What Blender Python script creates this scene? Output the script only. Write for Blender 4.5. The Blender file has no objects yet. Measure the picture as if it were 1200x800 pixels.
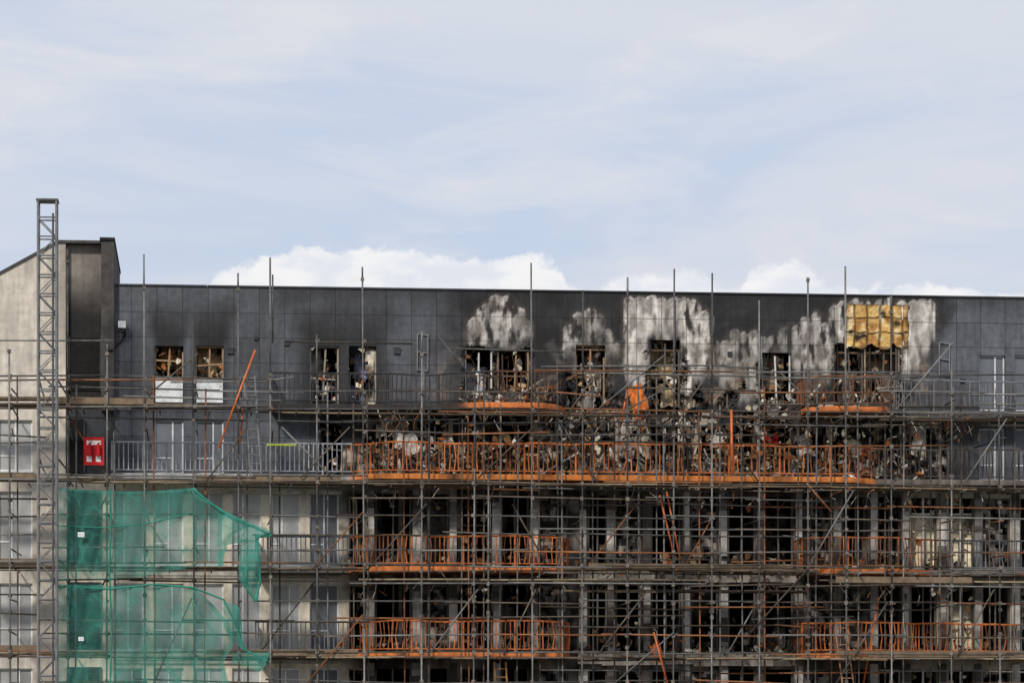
import bpy, math, random
from mathutils import Vector, noise, Euler, Matrix
random.seed(7)
R=random.random
def U(a,b): return a+(b-a)*random.random()
# ---------------------------------------------------------------- camera geometry
YAW=math.radians(5.8); D=100.0; ZC=6.7; FP=3600.0
FX,FY=math.sin(YAW),math.cos(YAW); RX,RY=math.cos(YAW),-math.sin(YAW)
CX,CY=-D*FX,-D*FY
def P(px,py,v=0.0):
    k=(px-600)/FP; dx=FX+RX*k; dy=FY+RY*k
    t=(v-CY)/dy
    return CX+dx*t, ZC+(850-py)/FP*t
def X(px,v=0.0): return P(px,800,v)[0]
def LZ(py,v=0.0): return P(600,py,v)[1]
def inv(x,y,z):
    rx,ry=x-CX,y-CY; d=rx*FX+ry*FY
    return 600+FP*(rx*RX+ry*RY)/d, 850-FP*(z-ZC)/d
def s2l(c): 
    c=c/255.0
    return c/12.92 if c<=0.04045 else ((c+0.055)/1.055)**2.4
def C(r,g,b): return (s2l(r),s2l(g),s2l(b),1.0)
def mix(a,b,t):
    t=max(0,min(1,t)); return tuple(a[i]*(1-t)+b[i]*t for i in range(3))+(1.0,)
def mul(a,k): return (min(.9,a[0]*k),min(.9,a[1]*k),min(.9,a[2]*k),1.0)
def ss(a,b,x):
    if a==b: return 0.0 if x<a else 1.0
    t=max(0,min(1,(x-a)/(b-a))); return t*t*(3-2*t)
def bump(x,a,b,w): return ss(a,a+w,x)*(1-ss(b-w,b,x))
def N(x,y,s,seed=0.0): return noise.noise(Vector((x*s+seed,y*s-seed*1.7,seed*0.37)))
def FB(x,y,s,seed=0.0,o=4): return noise.fractal(Vector((x*s+seed,y*s+seed*2.1,seed)),1.0,2.0,o)

# ---------------------------------------------------------------- mesh builder
class MB:
    def __init__(s): s.v=[];s.f=[];s.c=[]
    def add(s,vs,fs,col):
        o=len(s.v); s.v+=vs
        s.c+= (col if isinstance(col,list) else [col]*len(vs))
        s.f+=[tuple(i+o for i in f) for f in fs]
    def box(s,x0,x1,y0,y1,z0,z1,col):
        vs=[(x,y,z) for x in (x0,x1) for y in (y0,y1) for z in (z0,z1)]
        s.add(vs,[(0,1,3,2),(4,6,7,5),(0,4,5,1),(2,3,7,6),(0,2,6,4),(1,5,7,3)],col)
    def obox(s,c,size,rot,col):
        m=Euler(rot).to_matrix(); c=Vector(c)
        vs=[tuple(c+m@Vector((a*size[0]/2,b*size[1]/2,d*size[2]/2))) for a in(-1,1) for b in(-1,1) for d in(-1,1)]
        s.add(vs,[(0,1,3,2),(4,6,7,5),(0,4,5,1),(2,3,7,6),(0,2,6,4),(1,5,7,3)],col)
    def shard(s,c,size,rot,col):
        m=Euler(rot).to_matrix(); c=Vector(c)
        n=random.choice((4,5,6)); top=[];
        for i in range(n):
            a=2*math.pi*i/n+U(-.4,.4); r=U(.55,1.1)/2
            top.append((math.cos(a)*r*size[0],math.sin(a)*r*size[2]))
        vs=[tuple(c+m@Vector((p[0],y*size[1]/2,p[1]))) for y in(-1,1) for p in top]
        fs=[tuple(range(n)),tuple(range(2*n-1,n-1,-1))]+[(i,i+n,(i+1)%n+n,(i+1)%n) for i in range(n)]
        s.add(vs,fs,col)
    def tube(s,p,q,r,col,n=7,r2=None):
        n=min(n,6) if r<.05 else n
        p=Vector(p);q=Vector(q);d=q-p
        if d.length<1e-5: return
        d.normalize(); a=d.orthogonal().normalized(); b=d.cross(a)
        r2=r if r2 is None else r2
        vs=[]
        for c,rr in((p,r),(q,r2)):
            for i in range(n):
                t=2*math.pi*i/n; vs.append(tuple(c+(a*math.cos(t)+b*math.sin(t))*rr))
        fs=[(i,(i+1)%n,(i+1)%n+n,i+n) for i in range(n)]+[tuple(range(n-1,-1,-1)),tuple(range(n,2*n))]
        s.add(vs,fs,col)
    def quad(s,a,b,c,d,col): s.add([a,b,c,d],[(0,1,2,3)],col)
    def build(s,name,mat,parent=None,smooth=False):
        me=bpy.data.meshes.new(name); me.from_pydata(s.v,[],s.f)
        at=me.color_attributes.new('Col','FLOAT_COLOR','POINT')
        flat=[k for c in s.c for k in c]; at.data.foreach_set('color',flat)
        me.materials.append(mat); me.update()
        if smooth:
            for p in me.polygons: p.use_smooth=True
        ob=bpy.data.objects.new(name,me); bpy.context.scene.collection.objects.link(ob)
        if parent: ob.parent=parent
        return ob
def empty(name):
    e=bpy.data.objects.new(name,None); bpy.context.scene.collection.objects.link(e); return e

# ---------------------------------------------------------------- materials
def material(name,rough=0.7,metal=0.0,var=0.35,scale=3.0,bumpd=0.3,bscale=25.0,streak=0.0,panels=None,spec=0.3):
    m=bpy.data.materials.new(name); m.use_nodes=True; nt=m.node_tree; n=nt.nodes; l=nt.links
    b=n['Principled BSDF']; b.inputs['Roughness'].default_value=rough; b.inputs['Metallic'].default_value=metal
    b.inputs['Specular IOR Level'].default_value=spec
    at=n.new('ShaderNodeAttribute'); at.attribute_name='Col'
    tc=n.new('ShaderNodeTexCoord')
    ns=n.new('ShaderNodeTexNoise'); ns.inputs['Scale'].default_value=scale; ns.inputs['Detail'].default_value=6; ns.inputs['Roughness'].default_value=0.65
    l.new(tc.outputs['Object'],ns.inputs['Vector'])
    mr=n.new('ShaderNodeMapRange'); mr.inputs[1].default_value=0.3; mr.inputs[2].default_value=0.7; mr.inputs[3].default_value=1-var; mr.inputs[4].default_value=1+var
    l.new(ns.outputs['Fac'],mr.inputs[0])
    vm=n.new('ShaderNodeVectorMath'); vm.operation='SCALE'; l.new(at.outputs['Color'],vm.inputs[0]); l.new(mr.outputs[0],vm.inputs['Scale'])
    out=vm.outputs[0]
    if streak>0:
        mp=n.new('ShaderNodeMapping'); mp.inputs['Scale'].default_value=(7,7,0.7); l.new(tc.outputs['Object'],mp.inputs[0])
        n2=n.new('ShaderNodeTexNoise'); n2.inputs['Scale'].default_value=1.0; n2.inputs['Detail'].default_value=5; l.new(mp.outputs[0],n2.inputs['Vector'])
        m2=n.new('ShaderNodeMapRange'); m2.inputs[1].default_value=0.35; m2.inputs[2].default_value=0.65; m2.inputs[3].default_value=1-streak; m2.inputs[4].default_value=1+streak*0.6
        l.new(n2.outputs['Fac'],m2.inputs[0])
        v2=n.new('ShaderNodeVectorMath'); v2.operation='SCALE'; l.new(out,v2.inputs[0]); l.new(m2.outputs[0],v2.inputs['Scale']); out=v2.outputs[0]
    if bumpd>.15:
        bn=n.new('ShaderNodeTexNoise'); bn.inputs['Scale'].default_value=bscale; bn.inputs['Detail'].default_value=3; l.new(tc.outputs['Object'],bn.inputs['Vector'])
        bp=n.new('ShaderNodeBump'); bp.inputs['Strength'].default_value=bumpd; bp.inputs['Distance'].default_value=0.03; l.new(bn.outputs['Fac'],bp.inputs['Height'])
        l.new(bp.outputs[0],b.inputs['Normal'])
    if panels:
        sx=n.new('ShaderNodeSeparateXYZ'); l.new(tc.outputs['Object'],sx.inputs[0])
        cb=n.new('ShaderNodeCombineXYZ'); l.new(sx.outputs[0],cb.inputs[0]); l.new(sx.outputs[2],cb.inputs[1])
        br=n.new('ShaderNodeTexBrick'); br.offset=0.0; br.inputs['Scale'].default_value=1.0
        br.inputs['Brick Width'].default_value=panels[0]; br.inputs['Row Height'].default_value=panels[1]; br.inputs['Mortar Size'].default_value=0.014; br.inputs['Mortar Smooth'].default_value=0.2
        br.inputs['Color1'].default_value=(0.84,0.84,0.84,1); br.inputs['Color2'].default_value=(1.1,1.1,1.1,1); br.inputs['Mortar'].default_value=(0.36,0.36,0.36,1)
        l.new(cb.outputs[0],br.inputs['Vector'])
        v3=n.new('ShaderNodeVectorMath'); v3.operation='MULTIPLY'; l.new(out,v3.inputs[0]); l.new(br.outputs['Color'],v3.inputs[1]); out=v3.outputs[0]
    l.new(out,b.inputs['Base Color'])
    return m
M_clad=material('grey_metal_cladding',0.6,0,0.26,5.5,0.12,6,0.18,(0.82,0.80))
M_wall=material('sooty_render',0.9,0,0.2,3.5,0.3,12,0.14)
M_metal=material('painted_metal',0.65,0,0.3,5,0.1,30)
M_tube=material('galvanised_tube',0.5,0.2,0.4,4,0.1,30)
M_wood=material('scaffold_board_wood',0.85,0,0.4,4,0.1,30)
M_debris=material('charred_debris',0.95,0,0.5,6,0.8,18)
M_conc=material('burnt_concrete',0.9,0,0.4,3,0.4,14,0.15)
M_insul=material('insulation_foam',0.95,0,0.22,9,0.8,14)
M_glass=material('window_glass',0.4,0,0.25,1.5,0.02,2,0,None,0.4)
M_inner=material('burnt_interior',0.95,0,0.75,2.6,0.5,8)
M_char=material('charred_backing',0.95,0,0.55,5,0.9,16,.3)
M_net=bpy.data.materials.new('green_debris_net'); M_net.use_nodes=True
nt=M_net.node_tree; n=nt.nodes; l=nt.links; n.clear()
o=n.new('ShaderNodeOutputMaterial'); mx=n.new('ShaderNodeMixShader'); tr=n.new('ShaderNodeBsdfTransparent')
at=n.new('ShaderNodeAttribute'); at.attribute_name='Col'
df=n.new('ShaderNodeBsdfDiffuse'); tl=n.new('ShaderNodeBsdfTranslucent'); m3=n.new('ShaderNodeMixShader'); m3.inputs[0].default_value=0.35
for q in(df,tl): q.inputs['Color'].default_value=C(82,164,148)
l.new(df.outputs[0],m3.inputs[1]); l.new(tl.outputs[0],m3.inputs[2])
tc=n.new('ShaderNodeTexCoord'); nz=n.new('ShaderNodeTexNoise'); nz.inputs['Scale'].default_value=1.3; nz.inputs['Detail'].default_value=5; l.new(tc.outputs['Object'],nz.inputs['Vector'])
mr=n.new('ShaderNodeMapRange'); mr.inputs[1].default_value=.3; mr.inputs[2].default_value=.7; mr.inputs[3].default_value=-.12; mr.inputs[4].default_value=.12; l.new(nz.outputs['Fac'],mr.inputs[0])
ad=n.new('ShaderNodeMath'); ad.operation='ADD'; ad.use_clamp=True; l.new(at.outputs['Fac'],ad.inputs[0]); l.new(mr.outputs[0],ad.inputs[1])
l.new(ad.outputs[0],mx.inputs[0]); l.new(tr.outputs[0],mx.inputs[1]); l.new(m3.outputs[0],mx.inputs[2]); l.new(mx.outputs[0],o.inputs[0])

# ---------------------------------------------------------------- levels
zRoof=LZ(341); zA=LZ(472,-2); zB=LZ(556,-2); zC=LZ(664,-2); zD=LZ(764,-2); zE=zD-2.75; zF=zE-2.75; zG=0.0
B=empty('apartment_building')
SOOT=C(24,23,23); GREY=C(86,88,93); CREAM=C(236,224,202)
ASH=C(222,216,206); 
ASHC=[]
def col(cx,hw,top,bot,k=1.0): ASHC.append((cx,hw,top,bot,k))
for t in [(558,10,372),(569,11,354),(582,12,344),(595,12,345),(607,10,356),(617,8,374)]: col(t[0],t[1],t[2],408+U(-4,6),1)
for t in [(667,8,378),(679,9,364),(691,9,360),(702,8,368),(712,7,384),(722,6,402)]: col(t[0],t[1],t[2],440+U(-25,25),.75)
for t in [(738,8,347),(750,9,346),(763,9,345),(776,9,346),(789,9,345),(801,9,346),(813,9,349),(825,7,362)]: col(t[0],t[1],t[2],452+U(-25,20),1)
x=838
while x<930:
    col(x,6.8,390+U(-9,9),456+U(-12,16),.66); x+=11.5
for t in [(933,7,380),(944,8,368),(955,8,364),(967,8,377),(978,8,356)]: col(t[0],t[1],t[2],446,.66)
for t in [(989,8,351,430),(1002,9,350,420),(1016,9,350,420),(1030,9,350,420),(1044,9,350,430),(1058,9,350,452),(1070,8,350,442),(1081,8,350,418),(1090,6,352,390)]: col(*t)
CB={c[0]:U(.72,1.05) for c in ASHC}
def ashval(px,py):
    best=0
    wx=px+2.5*N(px,py,.05,3)+1.0*N(px,py,.3,5); wy=py+4*N(px,py,.06,9)+1.5*N(px,py,.35,2)
    for cx,hw,t,b,k in ASHC:
        dx=(wx-cx)/hw
        if abs(dx)>1.2: continue
        cap=t+hw*1.5*(1-math.sqrt(max(0,1-min(1,abs(dx))**2)))
        bb=b+14*N(cx,0,.3,44)
        inside=min(1,max(0,(wy-cap)/2.2))*(1-ss(bb-16,bb+8,wy))*(1-ss(.96,1.1,abs(dx)))
        rim=.35*bump(wy-cap,2.5,7,1.5)
        v=inside*k*CB[cx]*(1-rim)*(1-.8*ss(.74,.98,abs(dx))*(1 if px<720 or 830<px<985 else .35))
        best=max(best,v)
    return best
winA=[(181,215),(229,262),(363,397),(409,441),(545,577),(588,620),(675,709),(762,797),(893,927),(981,1012),(1020,1052),(1148,1178),(1189,1220)]
def colA(x,z):
    px,py=inv(x,0,z)
    c=mix(GREY,C(99,102,108),.5+.8*FB(px,py,.006,2))
    s=0
    for cx,w0,k in [(198,18,.92),(246,19,.96),(380,30,.88),(425,30,.84)]:
        up=max(0,(408-py)/66); wd=w0*(1+.9*up)+6*FB(px,py,.03,5)
        s=max(s,k*(1-ss(.5,1.6,abs(px-cx-6*up)/wd))*(1-.7*ss(.2,1.1,up+.25*FB(px,py,.02,15))))
    top=(1-ss(340,384,py+12*FB(px,py,.02,8)))*ss(240,350,px)*.65; s=max(s,top)
    w=ss(470,555,px+18*FB(px,py,.03,1))*(1-ss(1085,1118,px+(py-400)*.35+12*FB(px,py,.04,4)))
    s=max(s,w*(.93+.1*FB(px,py,.03,6)))
    s=max(s,.4*ss(430,470,py)*ss(400,520,px))
    s=max(s,.28*ss(.0,.4,FB(px,py*.5,.014,77,5)))
    c=mix(c,SOOT,s)
    a=ashval(px,py)
    if w>.3:
        hb_=max(ashval(px,py+5),ashval(px+4,py+2),ashval(px-4,py+2))
        c=mix(c,C(74,66,60),.45*hb_*(1-a))
        gm_=max(0,FB(px,py,.045,141,6))*.9*ss(352,400,py); c=mix(c,C(92,88,84),min(.45,gm_))
    if a>0:
        f=FB(px,py*.6,.09,12,5); g=FB(px*1.8,py*.5,.07,20,6)
        ac=mix(ASH,C(136,128,120),.4+1.3*f); ac=mix(ac,C(46,41,38),max(0,g*2.8-.05))
        if 735<px<800 or 1050<px: ac=mix(ac,C(228,222,212),.32)
        soot=0
        for (w0,w1) in winA[4:11]:
            if w0-10<px<w1+10: soot=max(soot,ss(50,0,408-py)*.98*(1-ss(0,10,max(w0-px,px-w1,0))))
        ac=mix(ac,SOOT,soot*(.65+.9*FB(px*1.5,py*.6,.06,33)))
        c=mix(c,ac,a)
    if w>.3:
        r=max(0,FB(px,py,.04,41,6)-.05)*1.8*ss(395,430,py)
        c=mix(c,mix(C(150,134,116),C(82,64,50),.5+FB(px,py,.08,42)),min(.85,r))
    return c
def colB(x,z):
    px,py=inv(x,0,z)
    c=mix(C(76,80,86),C(94,97,102),.5+FB(px,py,.008,2))
    s=max(ss(340,400,px+20*FB(px,py,.02,5)), .0)*(1-.75*ss(1085,1140,px))
    s=max(s,.4*(1-ss(480,500,py)))
    c=mix(c,SOOT,s*.95)
    if px>400 and px<1100:
        v=FB(px*1.4,py*.7,.028,17,6)
        amt=ss(-.1,.14,v+.18*(bump(px,440,500,15)+bump(px,622,665,12)+bump(px,715,800,15)+bump(px,1040,1085,15)))
        cc=mix(C(214,204,188),C(126,104,84),.4+1.7*FB(px,py,.07,23))
        c=mix(c,cc,amt*.85)
    return c
def colCD(x,z):
    px,py=inv(x,0,z)
    c=mix(CREAM,C(218,206,186),.5+FB(px,py,.01,7))
    c=mix(c,C(120,112,104),.4*max(0,FB(px*2,py*.4,.02,9)))
    s=ss(375,425,px+16*FB(px,py,.03,5)+ (12 if py<620 else -6))
    s2=s*(1-.45*bump(px,1052,1290,30))
    d=mix(C(40,38,37),C(132,124,116),.3+1.8*FB(px,py*.7,.04,27,6))
    return mix(c,d,s2)
def ragA(px,py):
    if px<530 or px>1075: return False
    r=max(bump(px,540,626,6)*ss(402,412,py)*.74, bump(px,655,722,12)*ss(420,440,py)*.78, bump(px,748,812,10)*ss(404,422,py)*.72,
          bump(px,880,936,10)*ss(412,427,py)*.72, bump(px,974,1058,6)*ss(400,406,py)*1.0, .6*ss(436,462,py)*bump(px,640,960,30))
    return r>.25 and FB(px,py,.045,51,5)+r>.68
def ragB(px,py):
    if px<425 or px>1090: return False
    return FB(px,py*.8,.042,71,5)+.36+.2*bump(px,560,640,20)+.2*bump(px,940,1060,20)>.5
def ragBack(px,py):
    if px<425 or px>1090: return False
    return FB(px,py*.7,.045,91,5)>.12
def wall(mb,x0,x1,z0,z1,y,holes,colf,step=0.12,reveal=0.28,rc=None,rag=None):
    xs=set([x0,x1]);zs=set([z0,z1])
    nx=max(1,int((x1-x0)/step)); nz=max(1,int((z1-z0)/step))
    for i in range(nx+1): xs.add(x0+(x1-x0)*i/nx)
    for i in range(nz+1): zs.add(z0+(z1-z0)*i/nz)
    for h in holes:
        xs.add(h[0]);xs.add(h[1]);zs.add(h[2]);zs.add(h[3])
    xs=sorted(a for a in xs if x0-1e-6<=a<=x1+1e-6); zs=sorted(a for a in zs if z0-1e-6<=a<=z1+1e-6)
    base=len(mb.v); nzs=len(zs)
    hx=set(h[0] for h in holes)|set(h[1] for h in holes); hz=set(h[2] for h in holes)|set(h[3] for h in holes)
    for a in xs:
        for b in zs:
            c=colf(a,b)
            if rag:
                px,py=inv(a,y,b)
                if 420<px<1095:
                    e=any(rag(px+dx,py+dy) for dx,dy in((3,0),(-3,0),(0,3),(0,-3)))
                    if e and a not in hx and b not in hz: 
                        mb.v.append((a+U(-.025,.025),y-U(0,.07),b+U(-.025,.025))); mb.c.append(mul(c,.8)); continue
            mb.v.append((a,y,b)); mb.c.append(c)
    for i in range(len(xs)-1):
        for j in range(nzs-1):
            cx=(xs[i]+xs[i+1])/2; cz=(zs[j]+zs[j+1])/2
            if any(h[0]<cx<h[1] and h[2]<cz<h[3] for h in holes): continue
            if rag and rag(*inv(cx,y,cz)): continue
            k=base+i*nzs+j
            mb.f.append((k,k+nzs,k+nzs+1,k+1))
    for h in holes:
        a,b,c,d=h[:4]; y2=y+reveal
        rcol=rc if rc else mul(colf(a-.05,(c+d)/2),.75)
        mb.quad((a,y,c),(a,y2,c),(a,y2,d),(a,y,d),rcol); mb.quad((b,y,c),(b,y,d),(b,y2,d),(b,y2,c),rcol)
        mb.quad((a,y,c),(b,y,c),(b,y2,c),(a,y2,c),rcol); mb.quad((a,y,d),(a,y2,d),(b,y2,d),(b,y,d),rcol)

frames=MB(); glass=MB(); debris=MB(); inner=MB(); conc=MB()
PAL=[C(204,192,168),C(160,132,98),C(132,94,62),C(70,62,56),C(44,40,38),C(30,28,28),C(165,98,52),C(218,212,202),C(124,118,110),C(96,82,70),C(50,46,44)]
def window(a,b,c,d,y,kind):
    fy0,fy1=y+.12,y+.18; t=.05
    if kind in('clean','blind'):
        fc=C(235,236,236) if kind=='blind' else C(205,207,210)
        for q in((a,a+t,c,d),(b-t,b,c,d),(a+t,b-t,c,c+t),(a+t,b-t,d-t,d)): frames.box(q[0],q[1],fy0,fy1,q[2],q[3],fc)
        m=(a+b)/2+random.choice((-.12,0,.12)); frames.box(m-.025,m+.025,fy0-.003,fy1-.01,c+t,d-t,fc)
        zz=c+(d-c)*.3; frames.box(a+t,m-.025,fy0-.001,fy1-.012,zz-.02,zz+.02,fc)
        g=C(180,180,178) if kind=='blind' else C(102,106,112)
        glass.quad((a+t,y+.15,c+t),(m,y+.15,c+t),(m,y+.15,d-t),(a+t,y+.15,d-t),mul(g,U(.75,1.15)))
        glass.quad((m,y+.151,c+t),(b-t,y+.151,c+t),(b-t,y+.151,d-t),(m,y+.151,d-t),mul(g,U(.55,1.15)))
        frames.box(a-.04,b+.04,y-.07,y+.11,c-.045,c-.003,mul(fc,.9))
    elif kind=='black':
        fc=C(100,96,92)
        for q in((a,a+t,c,d),(b-t,b,c,d),(a+t,b-t,c,c+t),(a+t,b-t,d-t,d)): frames.box(q[0],q[1],fy0,fy1,q[2],q[3],fc)
        nx,nz=10,20
        for i in range(nx):
            for j in range(nz):
                xa=a+t+(b-a-2*t)*i/nx; xb=a+t+(b-a-2*t)*(i+1)/nx; za=c+t+(d-c-2*t)*j/nz; zb=c+t+(d-c-2*t)*(j+1)/nz
                v=FB(xa*2,za*2,1.6,3,6)
                if v<-.28: continue
                inner.quad((xa,y+.15,za),(xb,y+.15,za),(xb,y+.15,zb),(xa,y+.15,zb),mix(C(40,38,37),C(150,142,132),max(0,v*1.9)))
    elif kind=='burnt':
        fc=random.choice([C(90,84,78),C(150,140,128),C(150,124,96),C(60,54,50),C(200,198,192)])
        for q in((a,a+t),(b-t,b)):
            if R()<.85: frames.box(q[0],q[1],fy0,fy1,c,d-U(0,.4)*(R()<.5),fc)
        if R()<.7: frames.box(a+t,b-t,fy0,fy1,d-t,d,fc)
        if R()<.8:
            zz=c+(d-c)*U(.4,.6); frames.obox(((a+b)/2,y+.15,zz),(b-a-.1,.05,.05),(0,U(-.12,.12),0),fc)
        if R()<.6:
            xm=(a+b)/2; frames.obox((xm,y+.16,(c+d)/2),(.05,.05,(d-c)*.9),(0,U(-.06,.06),0),fc)
        for i in range(int(34*(b-a))):
            zz=c+(abs(random.gauss(0,.36)))*(d-c) if R()<.7 else d-abs(random.gauss(0,.18))*(d-c)
            zz=min(zz,d-.03)
            debris.shard((U(a,b),y+U(.05,.8),zz),(U(.05,.4),.03,U(.05,.36)),(U(-.8,.8),U(-3,3),U(-.8,.8)),mul(random.choice(PAL),U(.6,1.25)))
        for i in range(3):
            xx=U(a,b); debris.tube((xx,y+U(.05,.5),d),(xx+U(-.3,.3),y+U(.05,.6),d-U(.4,1.3)),.012,C(70,60,52),4)

# ---- storey A
xL=X(133); xR=X(1330)
holes=[]
for i,(a,b) in enumerate(winA):
    top={0:405,1:405,2:405,3:405,4:409,5:409,6:404,7:398,8:413,9:402,10:402,11:416,12:416}[i]
    x0,z1=P(a,top); x1,_=P(b,top); z0=zA+.12
    holes.append((x0,x1,z0,z1))
clad=MB()
xS0,xS1=X(530),X(1125)
def inrange(h,a,b): return h[0]>a and h[1]<b
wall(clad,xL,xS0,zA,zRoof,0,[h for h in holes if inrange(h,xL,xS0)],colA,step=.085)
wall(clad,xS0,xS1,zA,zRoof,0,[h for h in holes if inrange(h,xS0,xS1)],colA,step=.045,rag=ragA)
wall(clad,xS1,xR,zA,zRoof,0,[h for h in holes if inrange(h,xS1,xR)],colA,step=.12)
for i,h in enumerate(holes):
    if i<2:
        m=h[2]+(h[3]-h[2])*.40
        frames.box(h[0]+.02,h[1]-.02,.08,.12,h[2],m,C(210,212,212))
        frames.box(h[0]+.02,h[1]-.02,.06,.14,m,m+.06,C(150,140,130))
        window(h[0],h[1],m+.06,h[3],0,'burnt')
    elif i<11: window(*h,0,'burnt')
    else: window(*h,0,'clean')
# ---- storey B
winB=[(181,215,'clean'),(229,262,'clean'),(375,402,'burnt'),(409,441,'burnt'),(500,520,'burnt'),(545,577,'burnt'),(588,622,'burnt'),(675,711,'burnt'),(762,797,'burnt'),(822,850,'burnt'),(862,884,'burnt'),(893,927,'burnt'),(945,968,'burnt'),(980,1014,'burnt'),(1024,1050,'burnt'),(1085,1112,'black'),(1148,1178,'clean'),(1189,1220,'clean')]
hb=[]
for a,b,k in winB:
    hb.append((P(a,500)[0],P(b,500)[0],zB+.1,LZ(496)))
cladB=MB()
xT0,xT1=X(424),X(1120)
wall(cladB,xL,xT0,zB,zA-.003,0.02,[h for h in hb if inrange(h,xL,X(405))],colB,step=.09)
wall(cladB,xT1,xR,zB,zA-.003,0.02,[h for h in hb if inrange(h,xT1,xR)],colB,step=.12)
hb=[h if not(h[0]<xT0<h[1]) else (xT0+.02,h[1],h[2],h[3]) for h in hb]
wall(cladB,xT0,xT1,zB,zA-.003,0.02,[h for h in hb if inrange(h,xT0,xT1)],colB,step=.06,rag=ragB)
for h,w in zip(hb,winB): window(*h,.02,w[2])
clad.build('upper_cladding',M_clad,B); cladB.build('penthouse_cladding',M_clad,B)
back_=MB()
def colBack(x,z):
    px,py=inv(x,.2,z); v=FB(px,py,.05,61,6); c=mix(C(40,37,36),C(150,130,106),max(0,.15+1.3*v))
    c=mix(c,C(214,202,184),max(0,2.2*FB(px*1.3,py,.04,66,5)-.3)); k=(x*1.667)%1
    return mul(c,.55) if k<.14 else c
xb0,xb1=X(428),X(1088)
f1=lambda hs:[h for h in hs if h[0]>xb0 and h[1]<xb1]
wall(back_,xb0,xb1,zA+.01,zRoof-.5,.2,f1(holes),colBack,step=.1,reveal=.05,rag=ragBack)
wall(back_,xb0,xb1,zB+.01,zA-.28,.2,f1(hb),colBack,step=.1,reveal=.05,rag=ragBack)
x=xb0+.2
while x<xb1:
    for (z0,z1) in ((zA,zRoof-.4),(zB,zA-.25)):
        if not any(h[0]-.04<x<h[1]+.04 for h in (holes if z0==zA else hb)):
            back_.box(x-.03,x+.03,.07,.15,z0+.01,z1-U(0,.3),mix(C(150,132,112),C(56,46,40),R()))
    x+=U(.45,.65)
for z in (zA+1.1,zA+2.0,zB+.9): back_.box(xb0,xb1,.155,.19,z-.03,z+.03,C(104,84,66))
back_.build('charred_backing_wall',M_char,B)
# ---- storeys C D E F and base
winC=[(132,168,'blind'),(180,215,'blind'),(228,262,'blind'),(272,306,'blind'),(318,352,'blind'),(363,397,'clean'),
 (409,428,'burnt'),(440,482,'empty'),(500,526,'empty'),(540,576,'burnt'),(588,620,'empty'),(632,666,'black'),(690,712,'empty'),(722,752,'black'),(764,798,'empty'),
 (810,842,'black'),(854,886,'empty'),(896,930,'empty'),(950,974,'black'),(988,1020,'empty'),(1030,1056,'burnt'),(1068,1098,'lit'),(1112,1142,'lit'),(1152,1184,'black'),(1196,1226,'empty')]
low=MB(); 
levels=[(zC,zB),(zD,zC),(zE,zD),(zF,zE),(zG,zF)]
for li,(z0,z1) in enumerate(levels):
    hs=[];ks=[]
    for a,b,k in winC:
        if li==1:
            k={'empty':'black','black':'empty'}.get(k,k) if R()<.35 else k
            if a==1068: k='empty'
        hs.append((X(a),X(b),z0+.10,z1-.48)); ks.append(k)
    wall(low,xL,xR,z0,z1-.003*(li==0),0.04,hs,colCD,step=.10 if li<2 else .5)
    for h,k in zip(hs,ks):
        if k=='lit':
            window(*h,.04,'burnt')
            inner.quad((h[0]-.3,.6,h[2]),(h[1]+.3,.6,h[2]),(h[1]+.3,.6,h[3]-.5),(h[0]-.3,.6,h[3]-.5),C(240,228,196))
            frames.box(h[0],h[1],.16,.22,h[2],h[2]+.05,C(220,220,216))
            m=(h[0]+h[1])/2; frames.box(m-.03,m+.03,.15,.21,h[2]+.05,h[3],C(214,212,206)); frames.box(h[0]+.05,h[1]-.05,.151,.209,h[3]-.55,h[3]-.5,C(214,212,206))
        elif k=='empty':
            fc=C(104,99,94)
            frames.box(h[0],h[0]+.05,.16,.22,h[2],h[3],fc); frames.box(h[1]-.05,h[1],.16,.22,h[2],h[3],fc)
            if R()<.6: frames.obox(((h[0]+h[1])/2,.2,h[2]+(h[3]-h[2])*.5),(.05,.05,(h[3]-h[2])),(0,U(-.02,.02),0),fc)
            for i in range(18): debris.shard((U(h[0],h[1]),U(.2,.9),h[2]+abs(random.gauss(0,.4))),(U(.08,.4),.04,U(.08,.35)),(U(-1,1),U(-3,3),U(-1,1)),mul(random.choice(PAL),.8))
        else: window(*h,.04,k)
    for p in [434,488,531,582,626,683,716,758,804,848,891,936,981,1024,1061,1104,1146,1190]:
        w=U(.2,.3); x=X(p)
        nseg=12
        for s in range(nseg):
            za=z0+(z1-.3-z0)*s/nseg; zb=z0+(z1-.3-z0)*(s+1)/nseg
            g=mix(C(196,191,184),C(78,72,68),.3+1.6*FB(x,za,.8,p)+.35*(s>8)); conc.box(x-w/2,x+w/2,-.08,.035,za,zb,g)
low.build('lower_walls',M_wall,B)
for z in (zA,zB,zC,zD,zE,zF):
    inner.box(xL,xR,.32,9.0,z-.25,z-.02,C(80,75,70))
inner.box(xL,xR,8.7,9.0,0,zRoof-.2,C(60,57,54))
for z0,z1 in [(zA,zRoof-.3),(zB,zA-.27),(zC,zB-.27),(zD,zC-.27)]:
    for px in [160,222,300,357,403,470,533,582,627,655,717,758,805,850,890,940,975,1016,1060,1104,1146,1187]:
        c=mix(C(84,79,75),C(160,148,130),max(0,U(-.9,.8)) if px>500 and z0>zB-.1 else 0)
        inner.box(X(px)-.06,X(px)+.06,.3,5.5,z0,z1,c)
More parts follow.
